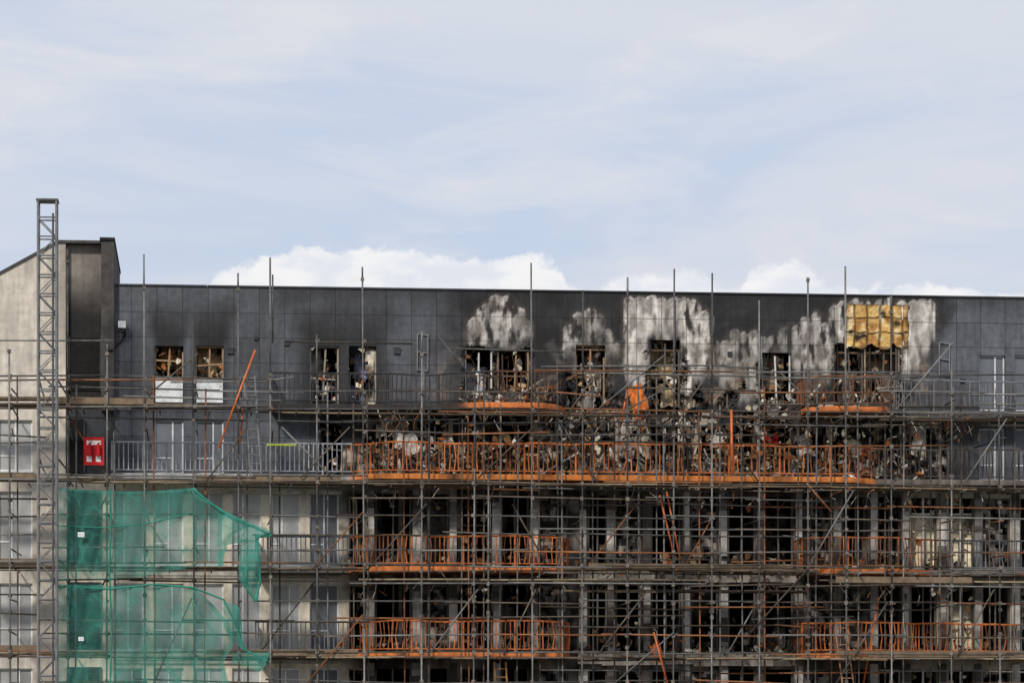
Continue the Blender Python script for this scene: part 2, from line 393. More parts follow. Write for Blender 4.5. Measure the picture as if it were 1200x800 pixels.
def partition(px0,px1,z0,z1,c,yy=1.0):
    a0,a1=X(px0),X(px1); nx,nz=12,24
    for i in range(nx):
        for j in range(nz):
            xa=a0+(a1-a0)*i/nx; xb=a0+(a1-a0)*(i+1)/nx; za=z0+(z1-z0)*j/nz; zb=z0+(z1-z0)*(j+1)/nz
            v=FB(xa,za,1.3,px0*.1,5)
            if v<-.12: continue
            inner.quad((xa,yy,za),(xb,yy,za),(xb,yy,zb),(xa,yy,zb),mix(c,C(40,36,33),max(0,.55-2*v)))
for px0,px1,z0,z1,c in [(545,577,zA,zRoof-.9,C(180,186,200)),(412,440,zA,zRoof-.9,C(170,172,205)),(890,925,zA,zRoof-.9,C(225,212,185)),(762,797,zA,zRoof-.9,C(222,196,150)),(183,214,zA,zRoof-.9,C(196,150,104)),(232,260,zA,zRoof-.9,C(236,196,146)),(981,1012,zA,zRoof-.9,C(160,150,146)),(365,395,zA,zRoof-.9,C(180,172,160)),(545,577,zB,zA-.3,C(190,168,136)),(1000,1045,zB,zA-.3,C(235,218,182)),(680,708,zB,zA-.3,C(180,136,94)),(893,927,zB,zA-.3,C(215,205,185)),(675,709,zA,zRoof-.9,C(196,184,168)),(1022,1050,zA,zRoof-.9,C(150,126,100))]:
    partition(px0,px1,z0+.2,z1-U(0,.4),c)
for z0,z1 in ((zC,zB),(zD,zC)):
    for a,b,k in winC[6:]:
        if R()<.6: partition(a-4,b+4,z0+.1,z1-.4,mul(C(128,122,116),U(.5,1.2)),U(1.2,2.6))
conc.box(xL,xR,.32,9.0,zRoof-.25,zRoof-.05,C(90,90,90))
cop=MB()
x=xL
while x<xR:
    x2=min(x+3,xR); px,_=inv(x,0,zRoof)
    c=C(40,41,44) if 520<px<1090 else C(62,65,70)
    cop.box(x+.005,x2-.005,-.05,.32,zRoof-.0,zRoof+.05,c); x=x2
cop.build('parapet_coping',M_metal,B)
conc.box(xR,xR+.3,0,9,0,zRoof,C(110,105,100)); conc.box(xL-.0,xR,9.0,9.2,0,zRoof,C(120,115,108))
vt=MB()
for px,py,w,h in [(270,411,.2,.2),(336,402,.16,.14),(465,411,.2,.2),(855,415,.14,.14),(1128,446,.16,.12),(300,396,.12,.12)]:
    x,z=P(px,py); vt.box(x-w/2,x+w/2,-.08,-.003,z-h/2,z+h/2,C(52,54,58)); vt.box(x-w/2-.02,x+w/2+.02,-.1,-.081,z+h/2-.02,z+h/2+.01,C(70,72,76))
for px,py0,py1 in [(495,392,434),(1106,402,440)]:
    x,z1=P(px,py0); _,z0=P(px,py1)
    for s in(-.17,.17): vt.obox((x+s,-.08,(z0+z1)/2),(.035,.05,z1-z0),(0,0,0),C(120,120,120))
    for z in(z0,z1,(z0+z1)/2): vt.obox((x,-.08,z),(.31,.04,.03),(0,.15,0),C(120,120,120))
vt.build('wall_vents',M_metal,B)
# ---- exposed insulation
ins=MB()
nx_,nz_=78,56; x0i,x1i=X(988),X(1066); z0i,z1i=LZ(404),LZ(351)
seams=[0,.17,.36,.55,.74,.9,1]
vs=[];cs=[];fs=[]
for i in range(nx_+1):
    for j in range(nz_+1):
        u=i/nx_; v=j/nz_; sd_=min(abs(u+.02*N(u,v,4,3)-s) for s in seams)
        a=x0i+(x1i-x0i)*u; b=z0i+(z1i-z0i)*v
        hz=min(abs(v-.36-.05*N(u*9,0,1,8)),abs(v-.7-.04*N(u*9,3,1,8))); seam=max(1-ss(.0,.026,sd_),.9*(1-ss(0,.03,hz)))
        lump=.05*FB(a,b,2.2,3,5)
        vs.append((a,-.07-lump+.06*seam,b))
        c=mix(C(214,176,108),C(168,120,64),.45+1.3*FB(a,b,1.8,6,5)); c=mix(c,C(236,218,172),max(0,1.5*FB(a,b,3,16))); c=mix(c,C(60,42,28),seam*.85)
        e=min(u,1-u,v*.8,(1-v)*1.6); c=mix(c,C(56,42,32),(1-ss(.01,.09,e+.06*FB(a,b,3,66)))*.8)
        c=mix(c,C(46,36,28),max(0,FB(a,b,1.9,26,5)*2-.4)); cs.append(c)
for i in range(nx_):
    for j in range(nz_):
        u=(i+.5)/nx_; v=(j+.5)/nz_; e=min(u,1-u)*1.3; e=min(e,v*1.1,(1-v)*2+.03)
        if e+.16*FB(u*6,v*4,1,36,4)<.04: continue
        k=i*(nz_+1)+j; fs.append((k,k+nz_+1,k+nz_+2,k+1))
ins.add(vs,fs,cs)
ins.build('exposed_insulation',M_insul,B)
# ---- balconies
slab=MB(); rail=MB()
def balcony(px0,px1,depthf,z,edgecol,railcol,barcol_sp=.15,h=.98,bent=.06,wallback=0.0,missing=.09):
    xa,xb=X(px0,-1.8),X(px1,-1.8); n_=max(8,int((xb-xa)/.2)); pts=[]
    for i in range(n_+1):
        x=xa+(xb-xa)*i/n_; px=inv(x,-1.8,z)[0]; pts.append((x,-depthf(px),px))
    th=.17
    for i in range(n_):
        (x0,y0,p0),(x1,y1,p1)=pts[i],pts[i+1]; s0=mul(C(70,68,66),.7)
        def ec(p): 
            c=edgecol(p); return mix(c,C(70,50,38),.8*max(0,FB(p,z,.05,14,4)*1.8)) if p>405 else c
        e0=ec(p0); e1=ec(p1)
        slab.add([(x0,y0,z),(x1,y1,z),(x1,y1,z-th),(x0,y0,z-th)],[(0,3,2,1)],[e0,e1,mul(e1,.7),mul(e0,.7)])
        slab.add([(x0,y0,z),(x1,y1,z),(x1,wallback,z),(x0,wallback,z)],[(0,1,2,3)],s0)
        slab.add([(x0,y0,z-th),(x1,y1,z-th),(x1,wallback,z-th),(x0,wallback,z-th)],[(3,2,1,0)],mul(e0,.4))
    for (x,y,p) in (pts[0],pts[-1]):
        slab.add([(x,y,z),(x,wallback,z),(x,wallback,z-th),(x,y,z-th)],[(0,1,2,3)],edgecol(p))
    path=[(pts[0][0]+.03,-.03)]+[(x,y+.06) for x,y,_ in pts]+[(pts[-1][0]-.03,-.03)]
    W=lambda x:.05*N(x,z,.8,4)+.02*N(x,z,2.5,9)
    for i in range(len(path)-1):
        a,b=path[i],path[i+1]; px=inv(a[0],a[1],z)[0]
        w0=W(a[0])*(px>405); w1=W(b[0])*(px>405)
        c=railcol(px)
        rail.tube((a[0],a[1],z+h+w0),(b[0],b[1],z+h+w1),.03,mul(c,U(.75,1.1)),6)
        rail.tube((a[0],a[1],z+.1),(b[0],b[1],z+.1),.022,mul(c,U(.7,1)),5)
    acc=0;cnt=0
    for i in range(len(path)-1):
        a=Vector(path[i]);b=Vector(path[i+1]);L=(b-a).length;t=acc
        while t<L:
            p=a.lerp(b,t/L); px=inv(p.x,p.y,z)[0]; c=railcol(px); cnt+=1
            burnt=px>405
            w=W(p.x)*burnt
            if cnt%11==0:
                rail.tube((p.x,p.y,z),(p.x,p.y,z+h+w),.034,mul(c,.8),6)
            elif not(burnt and R()<missing):
                be=bent*burnt
                dx=random.gauss(0,be)*.6; dy=random.gauss(0,be)
                sc_=max(0,.2+1.6*FB(px,z*30,.04,31,3))
                bc=mul(mix(c,C(66,46,36),min(.85,(R()**2)*.7+sc_*.6)*burnt),U(.8,1.2))
                mid_=(p.x+dx,p.y+dy,z+h*.5)
                rail.tube((p.x,p.y,z+.1),mid_,.022,bc,4); rail.tube(mid_,(p.x,p.y,z+h+w),.022,mul(bc,U(.8,1.1)),4)
            t+=barcol_sp
        acc=t-L
ORG=C(222,128,66); ORG2=C(196,102,50); BLK=C(56,54,54); LG=C(176,178,182); DG=C(112,114,118)
def rc_A(px):
    return BLK if px<540 else mix(BLK,C(120,70,40),.5*bump(px,560,665,30)) if px<700 else (mix(C(120,78,52),DG,ss(1020,1060,px)))
def ec_A(px):
    if px<700: return mix(C(48,46,46),ORG,ss(535,555,px+4*N(px,0,.2)))
    return mix(ORG,C(96,94,92),ss(1030,1045,px))
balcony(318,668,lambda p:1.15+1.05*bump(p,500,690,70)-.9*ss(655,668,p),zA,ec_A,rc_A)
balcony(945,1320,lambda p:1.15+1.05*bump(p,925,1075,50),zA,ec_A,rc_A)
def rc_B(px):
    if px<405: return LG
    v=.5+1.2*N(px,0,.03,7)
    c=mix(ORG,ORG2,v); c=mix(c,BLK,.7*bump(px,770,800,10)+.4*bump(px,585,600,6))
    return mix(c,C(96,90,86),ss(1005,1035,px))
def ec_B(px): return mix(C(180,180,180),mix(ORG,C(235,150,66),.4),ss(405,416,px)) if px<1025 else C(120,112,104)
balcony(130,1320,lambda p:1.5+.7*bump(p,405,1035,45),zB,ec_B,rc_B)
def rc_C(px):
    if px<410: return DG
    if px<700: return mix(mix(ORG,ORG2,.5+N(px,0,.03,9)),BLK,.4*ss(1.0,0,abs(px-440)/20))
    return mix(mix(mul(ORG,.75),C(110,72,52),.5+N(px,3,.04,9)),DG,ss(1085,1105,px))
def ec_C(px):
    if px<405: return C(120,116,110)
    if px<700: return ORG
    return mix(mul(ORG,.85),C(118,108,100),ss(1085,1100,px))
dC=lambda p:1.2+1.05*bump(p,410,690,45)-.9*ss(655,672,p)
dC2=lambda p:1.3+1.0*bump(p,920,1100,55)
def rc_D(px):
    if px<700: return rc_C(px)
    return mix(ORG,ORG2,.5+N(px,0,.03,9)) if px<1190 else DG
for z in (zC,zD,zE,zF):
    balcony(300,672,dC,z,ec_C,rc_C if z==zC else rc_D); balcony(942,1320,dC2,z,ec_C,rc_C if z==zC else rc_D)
    x=X(676)
    while x<X(940):
        x2=x+U(.4,1.1); x2=min(x2,X(940)); conc.box(x,x2,-.32-U(0,.05),.033,z-.32-U(0,.08),z+.02,mix(C(176,166,154),C(72,66,60),R())); x=x2
    conc.box(xL+.01,X(300),-.10,.033,z-.22,z-.02,C(205,198,184))
    conc.box(xL+.01,X(400),-.06,.033,z+2.42,z+2.52,C(190,182,170))
slab.build('balcony_slabs',M_metal,B); rail.build('balcony_railings',M_metal,B)
# ---- debris: ash heaps on the balconies, then loose pieces
heap=MB()
def mound(px0,px1,z,depth,hmax,seed):
    a0,a1=X(px0,-.6),X(px1,-.6); nx=int((a1-a0)/.08); ny=10; vs=[];cs=[];fs=[]
    for i in range(nx+1):
        for j in range(ny+1):
            x=a0+(a1-a0)*i/nx; v=j/ny; y=-.04-depth*v
            e=(1-v)**.8*min(1,i/6,(nx-i)/6)
            hh=max(0,(.45+.9*FB(x,y,.9,seed,5)))*hmax*e+.05*abs(FB(x,y,5,seed+3))*e
            vs.append((x,y,z+.004+hh)); cs.append(mix(C(74,70,66),C(190,182,170),.35+1.5*FB(x,y+hh,1.6,seed+9,5)))
    for i in range(nx):
        for j in range(ny):
            k=i*(ny+1)+j; fs.append((k,k+1,k+ny+2,k+ny+1))
    heap.add(vs,fs,cs)
mound(430,660,zB,1.1,.75,3); mound(665,935,zB,1.2,.9,13); mound(940,1080,zB,1.1,.7,23); mound(550,660,zA,.8,.5,33); mound(955,1050,zA,.8,.6,43)
heap.build('ash_heaps',M_debris)
for i in range(1500):
    px=random.choice([U(420,1090),U(500,680),U(700,1080)]); x=X(px,-1)
    zz=zB+abs(random.gauss(0,.5)); 
    if zz>zA-.3: continue
    debris.shard((x,U(-1.7,-.1),zz),(U(.05,.48),.03,U(.04,.34)),(U(-.9,.9),U(-3,3),U(-.9,.9)),mul(random.choice(PAL),U(.6,1.3)))
for i in range(90):   # long charred battens
    px=U(430,1080); x=X(px,-.6); zz=random.choice((zB,zB,zA)) 
    if zz==zA and not(545<px<660 or 950<px<1050): continue
    debris.obox((x,U(-1.3,-.2),zz+U(.2,.8)),(U(.6,1.6),.05,.06),(U(-.2,.2),U(-1.4,1.4),U(-.3,.3)),mul(random.choice(PAL),U(.5,1.1)))
for i in range(380):
    px=random.choice([U(540,668),U(880,1060)]); x=X(px,-1); zz=zA+abs(random.gauss(0,.3))
    debris.shard((x,U(-.9,-.1),zz),(U(.05,.36),.03,U(.05,.3)),(U(-.9,.9),U(-3,3),U(-.9,.9)),mul(random.choice(PAL),U(.5,1.15)))
for i in range(260):
    px=random.choice((U(655,720),U(740,940))); x=X(px,-.1); zz=zA+random.gauss(-.5,.4)
    debris.shard((x,U(-.22,-.02),zz),(U(.05,.3),.02,U(.06,.4)),(U(-.3,.3),U(-.5,.5),U(-.4,.4)),mul(random.choice(PAL+[SOOT]*3),U(.4,1.0)))
for i in range(420):
    px=U(400,1180); x=X(px,-.5); z=random.choice((zC,zD))
    debris.shard((x,U(-1.0,-.1),z+abs(random.gauss(0,.2))),(U(.06,.36),.03,U(.05,.3)),(U(-.9,.9),U(-3,3),U(-.9,.9)),mul(random.choice(PAL),U(.4,1.0)))
for px in [452,470,486,528,538,640,652,663,722,735,748,806,815,856,888,935,972,1018,1055,1066]:
    x=X(px); conc.obox((x,-.08,(zB+zA)/2-.1),(U(.05,.14),.07,zA-zB-U(.2,.6)),(0,U(-.03,.03),0),mix(C(190,180,166),C(70,60,52),R()))
for px,w,h,c in [(482,.75,1.1,C(206,200,192)),(470,.5,.8,C(220,214,206)),(637,.7,.9,C(170,160,146)),(1000,.9,.7,C(234,222,196)),(1072,.5,1.3,C(170,166,160)),(735,.8,.9,C(142,134,124)),(590,.5,.6,C(216,190,140)),(942,.5,.9,C(196,188,178)),(840,.6,.8,C(190,182,170)),(700,.4,.9,C(200,190,170))]:
    x=X(px); debris.shard((x,-.12,zB+1.25+U(-.2,.3)),(w,.03,h),(U(-.1,.1),U(-.2,.2),U(-.2,.2)),c)
# ---- stair tower
tw=MB(); 
def tcol(x,z):
    px,py=inv(x,0,z); c=mix(C(220,210,196),C(198,188,174),.5+FB(px,py,.012,4))
    c=mix(c,C(128,120,114),.3*ss(-.05,.35,FB(px*1.5,py*.5,.02,54,5)))
    return mix(c,C(110,103,98),.6*ss(44,78,px)*(1-ss(380,440,py)))
xt0=X(-140); 
zflat=LZ(293)
def ztop(x):
    px=inv(x,0,18)[0]
    return zflat if px>68 else zflat-(68-px)/36*.55
hs=[];
for z0,z1 in [(zB,zA),(zC,zB),(zD,zC),(zE,zD),(zF,zE)]:
    hs.append((X(-40),X(-8),z0+.15,z1-.5)); hs.append((X(-2),X(38),z0+.15,z1-.5))
wall(tw,xt0,X(77),0,LZ(345),0.0,hs,tcol,step=.2)
for h in hs: window(*h,0,'blind')
nx=60; z0=LZ(345)
for i in range(nx):
    a=xt0+(X(77)-xt0)*i/nx; b=xt0+(X(77)-xt0)*(i+1)/nx; m=4
    za=ztop(a); zb=ztop(b)
    if za<z0+.02: continue
    for j in range(m):
        p=[(a,z0+(za-z0)*j/m),(b,z0+(zb-z0)*j/m),(b,z0+(zb-z0)*(j+1)/m),(a,z0+(za-z0)*(j+1)/m)]
        tw.add([(q[0],0,q[1]) for q in p],[(0,1,2,3)],[tcol(*q) for q in p])
    cop_c=C(74,72,72)
    conc.add([(a,-.06,za),(b,-.06,zb),(b,-.06,zb+.09),(a,-.06,za+.09),(a,7,za),(b,7,zb),(b,7,zb+.09),(a,7,za+.09)],[(0,1,2,3),(3,2,6,7),(4,7,6,5),(0,4,5,1)],cop_c)
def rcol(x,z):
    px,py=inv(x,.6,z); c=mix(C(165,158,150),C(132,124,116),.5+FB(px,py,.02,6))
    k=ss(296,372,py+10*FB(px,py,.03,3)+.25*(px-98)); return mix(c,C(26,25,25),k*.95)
wall(tw,X(77),X(120,.6)+.4,zA,zflat,.35,[],rcol,step=.12)
tw.quad((X(77),0,zA),(X(77),.35,zA),(X(77),.35,zflat),(X(77),0,zflat),C(60,56,54))
conc.box(X(77)+.003,X(119),-.06,7,zflat-.0,zflat+.09,C(74,72,72))
conc.box(X(119),X(134),-.35,7,zA-.2,LZ(291),C(74,71,69)); conc.box(X(118)-.02,X(135),-.42,7.05,LZ(291),LZ(288),C(44,43,43))
def louvre(px0,px1,z0,z1,y,c):
    a,b=X(px0,y),X(px1,y); k=z0
    frames.box(a-.05,a,y-.06,y+.02,z0,z1,mul(c,1.3)); frames.box(b,b+.05,y-.06,y+.02,z0,z1,mul(c,1.3))
    frames.box(a,b,y+.01,y+.018,z0,z1,mul(c,.5))
    while k<z1-.05:
        frames.obox(((a+b)/2,y-.02,k+.05),(b-a,.01,.1),(math.radians(35),0,0),c); k+=.09
louvre(82,117,LZ(462),LZ(400),.3,C(52,50,49))
wall(tw,X(77),xL-.002,zB,zA,0.0,[],lambda x,z:mix(C(60,62,66),C(40,40,42),.5+FB(x,z,.5,3)),step=.3)
wall(tw,X(77),xL-.002,0,zB,0.0,[],lambda x,z:colCD(x,z),step=.3)
for z0,z1 in [(zC,zB),(zD,zC),(zE,zD)]: louvre(80,117,z0+.1,z1-.45,-.03,C(78,88,88))
louvre(82,98,zB+.1,zA-.5,-.03,C(44,45,47))
tw.build('stair_tower_walls',M_wall,B)
conc.box(xt0,X(77),8.8,9,0,LZ(345),C(150,140,130)); conc.box(xt0-.3,xt0,0,9,0,LZ(345),C(150,140,130))
frames.build('window_frames',M_metal,B); glass.build('window_panes',M_glass,B); inner.build('room_interiors',M_inner,B)
conc.build('concrete_parts',M_conc,B)
lamp=MB(); x,z=P(143,381,-.3)
lamp.box(x-.12,x+.12,-.45,-.18,z-.1,z+.12,C(225,225,222)); lamp.box(x-.08,x+.08,-.18,-.002,z-.03,z+.03,C(60,60,60)); lamp.tube((x,-.32,z-.22),(x,-.32,z-.1),.11,C(40,42,46),10,.08)
prev=None
for px,py in [(146,385),(147,392),(143,398),(136,406),(131,412),(127,412)]:
    a,b=P(px,py,-.05); q=(a,-.06 if px>134 else -.4,b)
    if prev: lamp.tube(prev,q,.03,C(24,24,26),6)
    prev=q
lamp.build('wall_floodlight',M_metal)
debris.build('fire_debris',M_debris)

# ---------------------------------------------------------------- scaffolding
SC=empty('scaffolding'); st=MB(); bd=MB(); cp=MB()
YF,YM,YB=-3.75,-2.65,-.75
def tcolr(grey=False):
    r=R()
    if grey or r<.5: return mul(C(124,122,118),U(.3,1.1))
    if r<.85: return mul(C(98,88,76),U(.4,1.1))
    return mul(C(150,100,66),U(.5,1.0))
def coupler(x,y,z): cp.obox((x,y,z),(.10,.10,.11),(U(-.2,.2),U(-.2,.2),U(-.5,.5)),mul(C(112,104,96),U(.5,1.2)))
front=[(-60,300),(12,410),(80,292),(125,400),(170,298),(228,370),(280,320),(317,302),(372,392),(427,313),(494,388),(555,452),(572,556),(624,308),(682,340),(735,325),(789,315),(834,320),(890,352),(947,325),(992,312),(1045,345),(1115,402),(1172,474),(1230,330)]
for px,top in front:
    x,zt=P(px,top,YF); lean=U(-.05,.05)
    zz=[0]
    while zz[-1]<zt: zz.append(min(zt,zz[-1]+U(4.0,6.3)))
    for a,b in zip(zz[:-1],zz[1:]):
        st.tube((x+lean*(a-8)*.1,YF,a),(x+lean*(b-8)*.1,YF,b),.027 if R()<.8 else .031,tcolr(True),7)
        if b<zt: coupler(x+lean*(b-8)*.1,YF,b-.02)
    if R()<.4: st.tube((x+.07,YF+.06,zt-U(2,3)),(x+.07,YF+.06,zt-U(.5,1.5)),.026,tcolr(True),7)
mid=[(p+U(6,16),U(440,475)) for p,_ in front]
for px,top in mid:
    x,zt=P(px,top,YM); 
    st.tube((x,YM,0),(x+U(-.1,.1),YM,zt),.027,tcolr(),7)
back=[(p+U(-22,-8),U(470,500)) for p,_ in front if p>390]+[(503,470),(656,420),(770,440),(1090,450)]
for px,top in back:
    x,zt=P(px,top,YM+.05)
    st.tube((x,YM+.05,0),(x+U(-.1,.1),YM+.05,zt),.027,tcolr(),7)
def ledger(px0,px1,py,y,tilt=1.0):
    z=LZ(py,y); x=X(px0,y); xe=X(px1,y); yy=y+random.choice((-.055,.055))
    while x<xe-.2:
        L=U(2.6,6.4); x2=min(x+L,xe); dz=U(-.07,.07)*tilt
        if R()>.07: st.tube((x-U(0,.4),yy,z+U(-.07,.07)),(x2+U(0,.4),yy,z+dz),.027,tcolr(),7)
        x=x2
    for px,t in front:
        if px0-4<=px<=px1+4 and t<py+2: coupler(X(px,y),(y+yy)/2,z)
L=[(-40,130,405,YF),(-40,300,451,YF),(-40,330,447,YM),(60,700,461,YF),(-40,320,470,YM),(60,1240,480,YF),(-40,1240,484,YM),
(345,470,402,YM),(536,650,410,YF),(640,1240,432,YF),(700,1240,437,YM),(740,1240,455,YF),(640,900,427,YM),(880,1240,470,YM),
(60,1240,495,YM),(420,900,508,YF),(660,1100,518,YM),
(60,420,560,YF),(-40,1240,566,YF),(60,1240,572,YM),(420,960,583,YF),(660,1240,590,YM),
(60,420,606,YF),(400,1240,604,YF),(300,940,626,YM),(640,1240,618,YF),
(60,1240,645,YF),(-40,1240,662,YF),(-40,1240,669,YM),(660,960,655,YM),(420,1240,684,YF),(60,430,682,YM),
(300,1240,704,YF),(640,1240,712,YM),(400,1000,722,YM),(660,960,733,YM),(60,420,728,YF),(60,1240,744,YF),(-40,1240,764,YF),(-40,1240,771,YM),(640,1240,786,YM),(60,1240,798,YF),(-40,1240,830,YF),(-40,1240,868,YF),(-40,1240,873,YM),(-40,1240,970,YF)]
for a in L: ledger(*a)
for py in (515,525,590,610,630,700,720,740): ledger(-40,44,py,YM)
def deck(px0,px1,py,y0,y1,gap=0.0):
    z=LZ(py,(y0+y1)/2); y=y0
    while y<y1-.1:
        x=X(px0,y); xe=X(px1,y)
        while x<xe-.3:
            x2=min(x+U(2.4,3.9),xe); c=mul(random.choice([C(138,118,94),C(110,98,86),C(92,80,70),C(150,134,110)]),U(.6,1.1))
            if R()>gap: bd.obox(((x+x2)/2,y+.108,z+U(0,.04)),(x2-x-.03,.215,.042),(0,U(-.012,.012),0),c)
            x=x2
        y+=.235
deck(-40,320,481,YF+.1,YM,.1); deck(330,1240,487,YF+.1,YM,.45)
deck(-40,1240,569,YF+.1,YM,.3); deck(-40,420,668,YF+.1,YM,.3); deck(660,960,668,YF+.1,-1.6,.5); deck(420,1240,680,YF+.1,YM,.6)
deck(-40,1240,771,YF+.1,YM,.3); deck(-40,1240,870,YF+.1,YM,.1); deck(660,945,692,YM,-1.2,.5)
for py in (474,566,668,768): deck(-40,125,py,YM,-1.4,.2)
for px0,px1,py in [(68,180,478),(230,400,566),(690,930,666),(-40,44,566),(-40,44,664),(-40,44,764),(240,420,768),(980,1200,768),(980,1140,680)]:
    z=LZ(py,YF); bd.box(X(px0,YF),X(px1,YF),YF+.06,YF+.1,z,z+.19,mul(C(124,106,86),U(.7,1)))
for px,t in front:
    for py in (461,481,506,567,604,645,664,703,740,766,798,868):
        if py<t+10: continue
        if R()<.7:
            x=X(px,YF)+.06; z=LZ(py,YF)-.06
            st.tube((x,YF-U(.15,.45),z),(x+U(-.08,.08),(YM+.3 if R()<.6 else -.1),z+U(-.03,.03)),.026,tcolr(),6)
    for py in (483,569,668,769):
        k=U(14,34)
        x=X(px+k,YF); z=LZ(py,YF)-.05
        st.tube((x,YF-U(.1,.3),z),(x,YM+.2,z),.026,tcolr(),6)
def brace(p0,p1,y,col=None,r=.027):
    a=P(*p0,y); b=P(*p1,y); st.tube((a[0],y,a[1]),(b[0],y,b[1]),r,col or tcolr(),7)
for a in [((685,668),(748,588)),((660,492),(700,436)),((165,470),(232,414)),((390,560),(330,500)),((560,450),(512,392)),((700,480),(780,415)),((700,565),(655,492)),((735,480),(780,455)),
 ((834,432),(800,480)),((945,668),(1000,575)),((975,600),(945,566)),((1045,668),(1100,590)),((590,767),(628,690)),((500,770),(560,690)),((430,668),(500,590)),((700,767),(760,690)),((880,740),(945,668)),((890,566),(840,492)),((1120,770),(1165,690)),((1050,480),(1118,400)),
 ((1130,566),(1180,490)),((365,668),(425,600)),((300,770),(370,680)),((720,800),(790,740)),((980,800),(1040,705)),((560,560),(625,500)),((240,566),(290,500)),((130,566),(80,486)),((80,668),(128,575)),((80,766),(128,670)),((960,480),(915,437)),((360,800),(425,720)),((180,800),(225,700)),((800,668),(838,600)),((640,660),(600,590)),((850,770),(890,700))]:
    brace(a[0],a[1],YF-.06 if R()<.6 else YM+.06)
RU=C(204,108,58)
brace((256,525),(299,410),YF-.08,RU,.033); brace((285,475),(281,520),YM,RU)
brace((773,580),(790,650),YM-.1,RU,.033); brace((781,575),(797,655),YM-.1,RU,.03); brace((766,740),(782,800),YF-.1,mul(RU,.8),.033)
brace((857,480),(858,556),YF-.05,mul(RU,.9),.045); brace((736,452),(727,500),YM,RU,.03); brace((410,500),(352,560),YF-.06)
brace((1012,800),(1030,700),YM,mul(RU,.8),.03)
st.build('scaffold_tubes',M_tube,SC,True); bd.build('scaffold_boards',M_wood,SC); cp.build('scaffold_couplers',M_metal,SC)
sh=MB()
def sheet(px,py,w,h,c,y=-2.3,rot=.3):
    cx,cz=P(px,py,y); nn=6; vs=[];fs=[];cs=[]
    for i in range(nn+1):
        for j in range(nn+1):
            u=(i/nn-.5)*w; v=(j/nn-.5)*h; xx=u*math.cos(rot)-v*math.sin(rot); zz=u*math.sin(rot)+v*math.cos(rot)
            vs.append((cx+xx+U(-.03,.03),y+.15*math.sin(u*5+v*3)+U(-.03,.03),cz+zz+U(-.03,.03))); cs.append(mul(c,U(.6,1.15)))
    for i in range(nn):
        for j in range(nn):
            k=i*(nn+1)+j; fs.append((k,k+nn+1,k+nn+2,k+1))
    sh.add(vs,fs,cs)
sheet(747,466,.55,.85,C(226,122,46)); sheet(748,486,.34,.3,C(190,94,36)); sheet(733,668,.5,.2,C(160,84,44),-2.3,.6)
sheet(782,660,.3,.7,C(150,88,52),-2.2,.2); sheet(770,765,.35,.6,C(170,90,48),-2.2,.3)
sheet(598,466,.5,.35,C(90,84,80),-1.2,.2); sheet(935,485,.6,.7,C(60,50,46),-1.,.2); sheet(905,478,.5,.5,C(120,112,104),-.6,.5); sheet(690,470,.4,.6,C(140,132,124),-.5,-.3)
sh.build('buckled_metal_sheets',M_metal)
wr=MB()
for i in range(280):
    px=random.choice([U(430,670),U(680,940),U(945,1150)]); z=random.choice((zA,zA,zB,zC)); y=U(-2.6,-.2); x=X(px,y)
    q=Vector((x,y,z-.18)); 
    for k in range(3):
        q2=q+Vector((U(-.25,.25),U(-.1,.1),-U(.08,.35))); wr.tube(q,q2,U(.008,.018),mul(random.choice(PAL),.7),4); q=q2
    if R()<.3: wr.shard(tuple(q),(U(.08,.3),.02,U(.1,.45)),(U(-.3,.3),U(-.3,.3),U(-.6,.6)),mul(random.choice(PAL),U(.4,.9)))
wr.build('hanging_cables',M_debris)

# ---------------------------------------------------------------- hoist mast
hm=MB(); yh=-5.2
xa=X(44.5,yh); xb=X(66,yh); yb=yh+.6; zt=LZ(244,yh); gm=C(120,120,120)
for x in(xa,xb):
    for y in(yh,yb): hm.tube((x,y,0),(x,y,zt),.038,gm,8)
z=0.1;k=0;stp=.58
while z<zt:
    for (p,q) in (((xa,yh),(xb,yh)),((xa,yb),(xb,yb)),((xa,yh),(xa,yb)),((xb,yh),(xb,yb))):
        hm.tube((p[0],p[1],z),(q[0],q[1],z),.024,mul(gm,U(.7,1.1)),6)
        if z+stp<zt:
            if k%2: p,q=q,p
            hm.tube((p[0],p[1],z),(q[0],q[1],z+stp),.018,mul(gm,U(.7,1.1)),6)
    z+=stp;k+=1
hm.box(xa-.06,xb+.06,yh-.05,yb+.05,zt,zt+.05,C(90,90,90))
hm.tube(((xa+xb)/2+.18,yh-.06,0),((xa+xb)/2+.18,yh-.06,zt-.4),.035,C(78,78,80),8)
for zz in(4,8,11.8,14.9,17.3): 
    hm.tube((xa,yb,zz),(xa-.1,0,zz),.03,gm,6); hm.tube((xb,yb,zz),(xb+.1,0,zz),.03,gm,6)
hm.box(xa-.5,xb+.5,yh-.5,yb+.5,0,.12,C(90,90,88))
hm.build('hoist_mast',M_metal,None)

